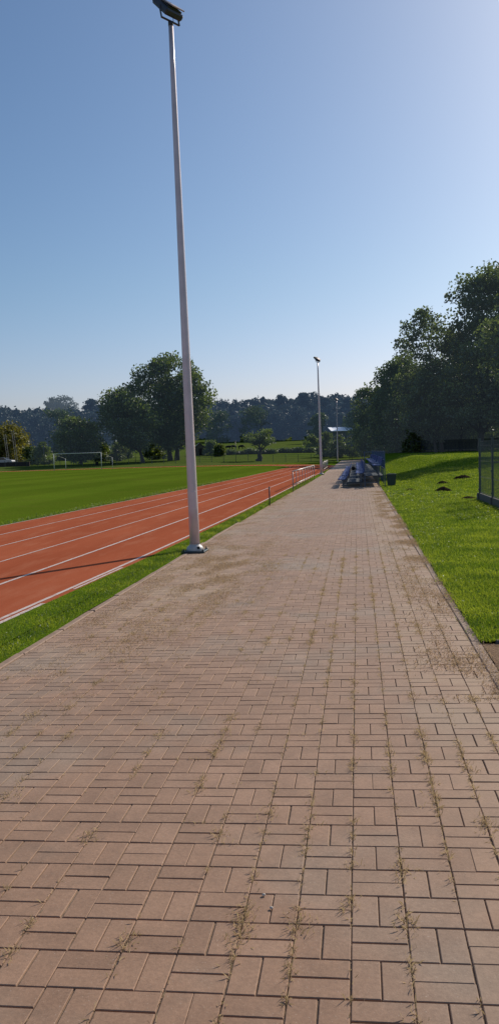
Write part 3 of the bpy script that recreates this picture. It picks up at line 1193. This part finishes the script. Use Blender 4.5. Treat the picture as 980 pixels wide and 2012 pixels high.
tree('tree', 'dark tree in the back of the wood behind the bushy tree', 'tree', ptree(845, 163.8), 163.8, 11.0, 12.3, .03, 'round', M_LEAF_R, 112,
     150, 100, 0.42, 1.01, 0.35, (0, 0), GR)
tree('tree', 'outermost tree of the right-hand wood, only its left side in view', 'tree', ptree(1075, 109.2), 109.2, 23.4, 13.0, .1, 'round', M_LEAF_R, 113,
     150, 110, 0.38, 1.01, 0.38, (0, 0), GR)
tree('tall_tree', 'nearest tree of the right-hand wood, only its left side inside the picture', 'tree', ptree(1046, 64), 64, 14.6, 7.4, .3, 'tall', M_LEAF_R, 120,
     120, 110, .24, .62, .26, (-.3, 0), GR, limbs=30)
tree('tall_tree', 'slender tree of the wood just outside the right picture edge', 'tree', 19.5, 69, 12, 4.5, .42, 'round', M_LEAF_R, 121,
     50, 90, .24, .5, .2, (0, 0), GR)
SG = 'bushes in the shade of the right-hand trees'
for i, (px, Y, h, w, mt, lb) in enumerate((
        (735, 146, 5.5, 7.8, M_LEAF_R, 'dark bush behind the far end of the bleachers'),
        (775, 130, 4.7, 6.5, M_LEAF_R, 'dark bush right of the bleacher guard rails'),
        (812, 125, 2.9, 3.1, M_LEAF_L, 'light green bush before the shaded wood'),
        (846, 133, 4.2, 6.5, M_LEAF_R, 'dark bush behind the crooked tree'),
        (890, 135, 4.4, 7.2, M_LEAF_R, 'dark bush behind the slatted fence'),
        (700, 166, 4.7, 5.9, M_LEAF_R, 'dark bush where the path ends'),
        (940, 135, 4.7, 7.2, M_LEAF_R, 'dark bush behind the tallest tree'),
        (985, 130, 4.9, 7.2, M_LEAF_R, 'dark bush at the right picture edge behind the wire fence'))):
    tree('bush', lb, 'bush', ptree(px, Y), Y, h, w, 0., 'low', mt, 200+i, 46, 90, .27, .55, .06, (0, 0), SG, limbs=8)

# slatted fence at the back of the lawn
p0, p1 = Vector((ptree(806, 124), 124, 0)), Vector((ptree(1000, 121), 121, 0))
d = (p1-p0); Lf = d.length
root = empty('slatted_fence', (p0.x, p0.y, gh(p0.x, p0.y)-.05), (0, 0, math.atan2(d.y, d.x)))
tag(root, 'dark slatted fence in the shade behind the trees on the bank', 'fence')
mb = MB()
for i in range(int(Lf/.15)):
    mb.box((i*.15, 0, 1.15), (.115, .02, 1.45))
mb.build('slats', M_SLAT, root)
mb = MB(); mb.box((Lf/2, .16, .12), (Lf, .12, .26)); mb.build('plinth', M_CONC, root)
mb = MB()
for z in (.5, 1.4):
    mb.box((Lf/2, .03, z), (Lf, .035, .05))
mb.build('rail', M_DARKSTEEL, root)
for i in range(int(Lf/.5)+1):
    mb = MB(); mb.box((i*.5, .05, .7), (.05, .05, 1.6)); mb.build('post', M_DARKSTEEL, root)

GL = 'trees beyond the sports field'
tree('big_tree', 'big round-crowned twin-trunked tree standing behind the sports field', 'tree', ptree(341, 162), 162, 21.2, 16.8, .17, 'round', M_LEAF_B, 301,
     260, 130, .42, 1.15, .50, (-.4, 0), GL, forks=2, limbs=46, spread=.5)
tree('tree', 'dark tree with strongly leaning trunk left of the big round tree', 'tree', ptree(281, 150), 150, 13.6, 9.6, .24, 'round', M_LEAF_B, 302,
     120, 120, .38, .9, .34, (-4.2, 0), GL, limbs=24)
tree('tree', 'medium leafy tree with a straight trunk behind the goal', 'tree', ptree(159, 152), 152, 9.2, 8.4, .17, 'round', M_LEAF_B, 303,
     110, 110, .36, .85, .26, (-.3, 0), GL)
tree('tree', 'yellowish tree behind the two ladder masts at the left edge', 'tree', ptree(22, 168), 168, 8.6, 9.0, .03, 'round', M_LEAF_Y, 304,
     100, 110, .40, .9, .2, (0, 0), GL)
tree('tree', 'yellow-green tree cut by the left picture edge', 'tree', ptree(-22, 165), 165, 9.5, 8.0, .03, 'round', M_LEAF_Y, 305,
     80, 110, .40, .9, .2, (0, 0), GL)
tree('willow', 'stunted pollard willow with a thick leaning trunk by the back fence', 'tree', ptree(507, 147), 147, 5.6, 5.6, .62, 'flat', M_LEAF_B, 306,
     34, 80, .30, .5, .60, (1.2, 0), GL, limbs=12)
BG = 'bushes along the far side of the sports field'
for i, (px, Y, h, w, mt, lb) in enumerate((
        (84, 158, 4.4, 5.4, M_LEAF_B, 'bush between the ladder masts and the goal'),
        (60, 162, 3.6, 3.6, M_LEAF_L, 'light green bush right of the ladder masts'),
        (205, 176, 4.4, 5.0, M_LEAF_L, 'sunlit bush between the goal and the leaning tree'),
        (235, 172, 4.0, 5.4, M_LEAF_R, 'round dark bush under the leaning tree'),
        (302, 175, 4.6, 4.6, M_LEAF_L, 'light green bush between the leaning tree and the big tree'),
        (318, 180, 3.4, 4.0, M_LEAF_B, 'green bush behind the big tree trunks'),
        (431, 190, 2.6, 2.6, M_LEAF_L, 'small pale bush right of the wooden hut'),
        (415, 200, 3.6, 4.0, M_LEAF_B, 'bush beside the wooden hut'),
        (640, 172, 5.2, 4.4, M_LEAF_R, 'dark bush behind the middle floodlight pole'),
        (665, 166, 4.4, 4.4, M_LEAF_R, 'dark bush behind the farthest floodlight pole'),
        (612, 215, 4.6, 6.0, M_LEAF_B, 'broad bush left of the middle floodlight pole'),
        (30, 172, 3.4, 8.0, M_LEAF_R, 'dark bush below the yellowish tree'))):
    tree('bush', lb, 'bush', ptree(px, Y), Y, h, w, 0., 'low', mt, 400+i, 40, 80, .36, .55, .07, (0, 0), BG, limbs=6)
# hanging twigs of the willow are part of its crown; hedge band behind the fence
for i, (pa, pb, Y, h) in enumerate(((418, 545, 205, 1.5), (545, 640, 212, 1.6), (110, 260, 196, 2.6))):
    a, b = ptree(pa, Y), ptree(pb, Y)
    L = b-a
    root = empty('hedge', ((a+b)/2, Y, gh((a+b)/2, Y)))
    tag(root, ('dark hedge across the meadow left of the willow', 'dark hedge across the meadow right of the willow', 'overgrown hedge behind the goal')[i], 'hedge')
    rng = np.random.default_rng(50+i)
    n = int(L*340)
    Pn = np.stack([(rng.random(n)-.5)*L, rng.normal(0, .8, n), h*rng.random(n)**.8*1.0], 1)
    Pn[:, 2] *= np.array([.75+.45*mnoise.noise(Vector((x*.35, 0, i))) for x in Pn[:, 0]])
    V, Fq, tt = leaf_cloud(Pn, .42, rng, np.clip(Pn[:, 2]/h*.6+.3*rng.random(n), 0, 1))
    np_mesh('foliage', V, Fq, M_LEAF_R if i < 2 else M_LEAF_B, root, {'tint': tt})
    mb = MB()
    for k in range(int(L/1.5)):
        x = -L/2+k*1.5+random.uniform(-.3, .3)
        mb.tube([(x, 0, -.1), (x+.1, .1, h*.7)], [.06, .02], 5, False)
    mb.build('stems', M_BARK, root)


# wooded hillside: one far-off mass
def forest():
    rng = np.random.default_rng(77)
    Vs, Fs, Ts = [], [], []
    off = 0
    spots = []
    for Y in np.arange(398, 660, 13.):
        x = -430.
        while x < 260:
            spots.append((x+rng.normal()*2.5, Y+rng.normal()*4))
            x += 11+rng.random()*6
    for (x, y) in spots:
        z = gh(x, y)
        big = mnoise.noise(Vector((x*.02, y*.02, 2.)))
        h = (8+7*rng.random()**1.6+4*big)*(1. if y > 420 else .8)
        tone = .34*(rng.random()-.5)+.22*big
        w = h*(.5+.65*rng.random())
        n = 430 if y < 460 or y > 560 else 300
        if not (-.52*y-25 < x < .20*y+35):
            n = 130
        u = rng.normal(size=(n, 3)); u /= np.linalg.norm(u, axis=1)[:, None]
        u[:, 2] = np.abs(u[:, 2])*1.0-.25*rng.random(n)
        ph = rng.random(3)*6
        bumpy = 1+.20*np.sin(u[:, 0]*5+ph[0])*np.sin(u[:, 1]*5+ph[1])+.14*np.sin(u[:, 2]*7+ph[2])+rng.normal(0, .05, n)
        C = u*np.array([w/2, w/2, h*.62])*bumpy[:, None]+np.array([x, y, z+h*.38])
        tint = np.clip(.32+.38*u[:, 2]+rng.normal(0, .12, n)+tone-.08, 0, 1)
        V, Fq, tt = leaf_cloud(C, 1.75 if n > 200 else 2.8, rng, tint, u, .55)
        Vs.append(V); Fs.append(Fq+off); Ts.append(tt)
        off += len(V)
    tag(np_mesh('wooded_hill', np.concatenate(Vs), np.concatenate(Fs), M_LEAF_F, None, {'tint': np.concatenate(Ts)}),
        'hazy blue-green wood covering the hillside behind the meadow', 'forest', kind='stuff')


forest()
PG = 'taller trees on the wooded skyline'
for i, (px, py, Y, w, mt, lb) in enumerate((
        (133, 777, 610, 20, M_LEAF_P, 'pale grey-green tree on the skyline above the goal'),
        (108, 781, 615, 14, M_LEAF_P, 'small pale tree on the skyline left of the pale grey one'),
        (182, 783, 620, 12, M_LEAF_F, 'round tree on the skyline right of the pale trees'),
        (555, 777, 560, 10, M_LEAF_F, 'rounded tree on the skyline left of the middle floodlight pole'),
        (600, 772, 480, 9, M_LEAF_F, 'tall slim tree on the skyline just left of the middle floodlight pole'),
        (636, 778, 470, 10, M_LEAF_F, 'tree on the skyline between the middle and farthest floodlight poles'),
        (685, 784, 430, 8, M_LEAF_F, 'tree on the skyline right of the farthest floodlight pole'))):
    X = ptree(px, Y)
    zt = at(px, py, Y).z
    z0 = gh(X, Y)
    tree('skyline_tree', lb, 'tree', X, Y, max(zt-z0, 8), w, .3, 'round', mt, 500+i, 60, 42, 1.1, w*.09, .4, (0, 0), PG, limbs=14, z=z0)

# trees at the foot of the hill, told apart against the meadow
FG = 'trees along the far edge of the meadow'
for i, (px, Y, h, w) in enumerate(((432, 396, 15, 14), (462, 402, 12, 11), (500, 400, 17, 15), (545, 398, 14, 13), (585, 397, 16, 13), (630, 330, 12, 9), (668, 300, 11, 9), (705, 270, 12, 10), (70, 300, 15, 16), (120, 310, 17, 16), (190, 320, 16, 17))):
    names = ('between the floodlight pole and the hut', 'left of the lamp post in the meadow', 'above the pollard willow', 'right of the pollard willow', 'left of the middle floodlight pole', 'just behind the middle floodlight pole', 'behind the white roof', 'right of the white roof', 'behind the ladder masts', 'above the goal', 'left of the leaning tree')
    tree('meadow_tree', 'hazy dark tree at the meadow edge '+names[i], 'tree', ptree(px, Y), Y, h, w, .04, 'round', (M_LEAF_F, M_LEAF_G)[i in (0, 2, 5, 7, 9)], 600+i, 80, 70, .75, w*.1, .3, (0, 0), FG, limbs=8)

# ------------------------------------------------------------------ fence beyond the track
pa, pb = Vector((3., 139, 0)), Vector((-102., 146, 0))
d = pb-pa; L = d.length
root = empty('wire_fence', (pa.x, pa.y, 0))
tag(root, 'long low fence of dark posts and wires beyond the running track', 'fence')
npost = 48
pp = [pa+d*(i/npost) for i in range(npost+1)]
zz = [gh(p.x, p.y) for p in pp]
for p, z in zip(pp, zz):
    mb = MB(); mb.box((p.x-pa.x, p.y-pa.y, z+.62), (.07, .07, 1.4)); mb.build('post', M_DARKSTEEL, root)
mb = MB()
for hgt in (.15, .55, .9, 1.25):
    mb.tube([(p.x-pa.x, p.y-pa.y+.05, z+hgt) for p, z in zip(pp, zz)], .014 if hgt < 1.2 else .022, 4, False)
for i in range(npost):
    for k in range(1, 14):
        q = pp[i].lerp(pp[i+1], k/14); z = zz[i]+(zz[i+1]-zz[i])*k/14
        mb.tube([(q.x-pa.x, q.y-pa.y+.05, z+.15), (q.x-pa.x, q.y-pa.y+.05, z+1.25)], .006, 3, False)
mb.build('wire', M_DARKSTEEL, root)

# ------------------------------------------------------------------ football goal
GXL, GXR, GY_ = -45.1, -37.75, 117.
root = empty('football_goal', (GXL, GY_, 0))
tag(root, 'white football goal standing at the far end of the field', 'football goal')
w = GXR-GXL
for x in (0, w):
    mb = MB(); mb.tube([(x, 0, -.02), (x, 0, 2.5)], .052, 10); mb.build('post', M_WHITE, root)
    mb = MB(); mb.tube([(x+1.0, 2.2, -.02), (x+1.0, 2.2, 1.75)], .04, 8); mb.build('back_post', M_WHITE, root)
    mb = MB(); mb.tube([(x, 0, 2.44), (x+1.0, 2.2, 1.75)], .012, 6); mb.build('stay', M_WHITE, root)
mb = MB(); mb.tube([(-.06, 0, 2.5), (w+.06, 0, 2.5)], .052, 10); mb.build('crossbar', M_WHITE, root)

# ------------------------------------------------------------------ lamp posts in the distance
for px, Y, h, arm, lb in ((87, 149, 3.9, True, 'thin pale lamp post behind the bush left of the goal'),
                          (266, 149, 3.6, False, 'thin pale post beside the leaning tree'),
                          (463, 146, 3.7, True, 'thin pale lamp post at the fence left of the willow'),
                          (691, 146, 4.5, True, 'thin grey lamp post near the end of the path')):
    X = ptree(px, Y)
    root = empty('lamp_post', (X, Y, gh(X, Y)-.05))
    tag(root, lb, 'lamp post')
    mb = MB(); mb.tube([(0, 0, 0), (0, 0, h)], [.05, .035], 8); mb.build('pole', M_STEEL, root)
    mb = MB()
    if arm:
        mb.box((-.12, 0, h+.03), (.62, .16, .1), None, .03)
    else:
        mb.lathe([(.05, h), (.06, h+.06), (0, h+.12)], 8)
    mb.build('lamp', M_STEEL, root)

# ------------------------------------------------------------------ left edge: board wall, ladder masts, parked car
X = ptree(60, 150)
root = empty('board_wall', (X, 149.5, gh(X, 149.5)-.1))
tag(root, 'low dark brown board wall at the left end of the field', 'wall')
mb = MB(); mb.box((-9, 0, .45), (18, .25, .9)); 
for i in range(9):
    mb.box((-1-i*2, -.14, .45), (.12, .05, .9))
mb.build('boards', M_WALLBROWN, root)
mb = MB(); mb.box((-9, 0, .93), (18.1, .4, .06)); mb.build('coping', M_CONC, root)
for px, Y, h, lb in ((17, 152, 6.3, 'left one of two leaning grey ladder masts'), (33.5, 151, 7.0, 'right one of two leaning grey ladder masts, the taller')):
    X = ptree(px, Y)
    root = empty('ladder_mast', (X, Y, gh(X, Y)), (0, math.radians(-5), 0))
    tag(root, lb, 'ladder mast', 'two ladder masts')
    for s in (-1, 1):
        mb = MB(); mb.box((s*.20, 0, h/2), (.045, .045, h)); mb.build('rail', M_STEEL, root)
    mb = MB()
    for i in range(int(h/.33)):
        mb.box((0, 0, .2+i*.33), (.36, .03, .03))
    mb.build('rungs', M_STEEL, root)
root = empty('parked_car', (ptree(7, 154), 154, gh(ptree(7, 154), 154)+.28))
tag(root, 'silver car parked behind the brown board wall at the left edge', 'car')
mb = MB()
mb.extrude([(-2.1, .3), (-2.1, .75), (-1.9, .92), (-1.35, .98), (-.75, 1.42), (.45, 1.45), (1.1, 1.0), (1.95, .88), (2.12, .65), (2.12, .3)], 'y', -.82, .82)
mb.build('body', M_CAR, root)
for s in (-1, 1):
    mb = MB(); mb.extrude([(-1.2, 1.0), (-.72, 1.36), (.40, 1.39), (.95, 1.0)], 'y', s*.822, s*.826); mb.build('side_window', M_CARGLASS, root)
mb = MB(); mb.add([(1.12, -.7, 1.005), (.49, -.66, 1.445), (.49, .66, 1.445), (1.12, .7, 1.005)], [(0, 1, 2, 3)]); 
mb.v = [(x+.006, y, z+.006) for x, y, z in mb.v]
mb.build('windscreen', M_CARGLASS, root)
for x in (-1.3, 1.3):
    for s in (-1, 1):
        mb = MB()
        mb.tube([(x, s*.64, .3), (x, s*.84, .3)], .31, 18)
        wh = mb.build('wheel', M_RUBBER, root)
        mb = MB(); mb.tube([(x, s*.842, .3), (x, s*.852, .3)], .18, 12); mb.build('rim', M_STEEL, wh)

# two small bins by the back fence
for px, lb in ((190, 'left one of two small dark bins behind the goal'), (219.5, 'right one of two small dark bins behind the goal')):
    X = ptree(px, 141.5)
    root = empty('bin', (X, 141.5, gh(X, 141.5)))
    tag(root, lb, 'bin', 'bins behind the goal')
    mb = MB(); mb.extrude([(-.2, 0), (.2, 0), (.25, .62), (-.25, .62)], 'y', -.2, .2); mb.build('body', M_BLACK, root)
    mb = MB(); mb.box((0, 0, .67), (.56, .46, .08), None, .02); mb.build('lid', M_BLACK, root)

# wooden hut behind the big tree
X = ptree(392, 205)
root = empty('wooden_hut', (X, 205, gh(X, 205)), (0, 0, .25))
tag(root, 'small weathered wooden hut with a pitched tin roof behind the field', 'hut')
mb = MB(); mb.extrude([(-1.4, -.1), (1.4, -.1), (1.4, 2.0), (0, 3.1), (-1.4, 2.0)], 'y', -1.6, 1.6); mb.build('wall', M_WOOD, root)
mb = MB()
for s in (-1, 1):
    mb.add([(s*1.75, -1.9, 1.76), (0, -1.9, 3.16), (0, 1.9, 3.16), (s*1.75, 1.9, 1.76), (s*1.75, -1.9, 1.83), (0, -1.9, 3.23), (0, 1.9, 3.23), (s*1.75, 1.9, 1.83)],
           [(0, 1, 2, 3), (4, 5, 6, 7), (0, 1, 5, 4), (1, 2, 6, 5), (2, 3, 7, 6), (3, 0, 4, 7)])
mb.build('roof', M_ROOFTIN, root)
mb = MB(); mb.box((.2, -1.63, .9), (.8, .05, 1.8)); mb.build('door', M_WALLBROWN, root)

# building with a bright white roof beyond the path
X = ptree(673, 262)
root = empty('white_roofed_building', (X, 262, gh(X, 262)), (0, 0, .25))
tag(root, 'grey building with a glaring white metal roof half hidden by trees', 'building')
ze = at(673, 846.5, 262).z-gh(X, 262)
mb = MB(); mb.box((0, 2.3, ze/2-.3), (7.0, 4.2, ze+.4)); mb.build('wall', M_WALLGREY, root)
mb = MB(); mb.extrude([(-.35, ze-.05), (4.6, ze+1.22), (4.6, ze+1.34), (-.35, ze+.07)], 'x', -3.7, 3.7); mb.build('roof', M_ROOFWHITE, root)
for i in range(3):
    f = MB().box((-2.2+i*2.2, -.02, ze*.55), (1.3, .1, 1.2)).build('window', M_WHITE, root)
    MB().box((-2.2+i*2.2, -.08, ze*.55), (1.1, .02, 1.0)).build('pane', M_CARGLASS, f)

# grazing animals on the meadow
def cow(px, Y, rz, label):
    X = ptree(px, Y)
    root = empty('cow', (X, Y, gh(X, Y)), (0, 0, rz))
    tag(root, label, 'cow', 'cows grazing on the meadow')
    import bmesh
    me = bpy.data.meshes.new('body')
    pts = [((-.75, 0, 1.1), .33), ((-.2, 0, 1.05), .40), ((.45, 0, 1.05), .38), ((.85, 0, 1.15), .26), ((1.15, 0, .85), .17), ((1.35, 0, .5), .15), ((1.5, 0, .25), .09)]
    e = [(i, i+1) for i in range(6)]
    for (b, x) in ((0, -.75), (2, .5)):
        for s in (-1, 1):
            k = len(pts)
            pts += [((x, s*.2, .75), .15), ((x-.04, s*.2, .4), .08), ((x, s*.2, .02), .065)]
            e += [(b, k), (k, k+1), (k+1, k+2)]
    k = len(pts)
    pts += [((-1.05, 0, 1.05), .05), ((-1.1, 0, .5), .035)]
    e += [(0, k), (k, k+1)]
    me.from_pydata([p for p, _ in pts], e, [])
    o = bpy.data.objects.new('body', me)
    o.parent = root
    COL.objects.link(o)
    md = o.modifiers.new('skin', 'SKIN')
    for v, (_, r) in zip(me.skin_vertices[0].data, pts):
        v.radius = (r, r)
    me.skin_vertices[0].data[0].use_root = True
    o.modifiers.new('sub', 'SUBSURF').levels = 1
    md.use_smooth_shade = True
    me.materials.append(M_BLACK)


cow(449, 262, .2, 'leftmost dark cow grazing on the meadow behind the hedge')
cow(459, 268, 2.9, 'dark cow grazing next to the leftmost one')
cow(474, 265, -.3, 'dark cow grazing apart, nearest to the willow')
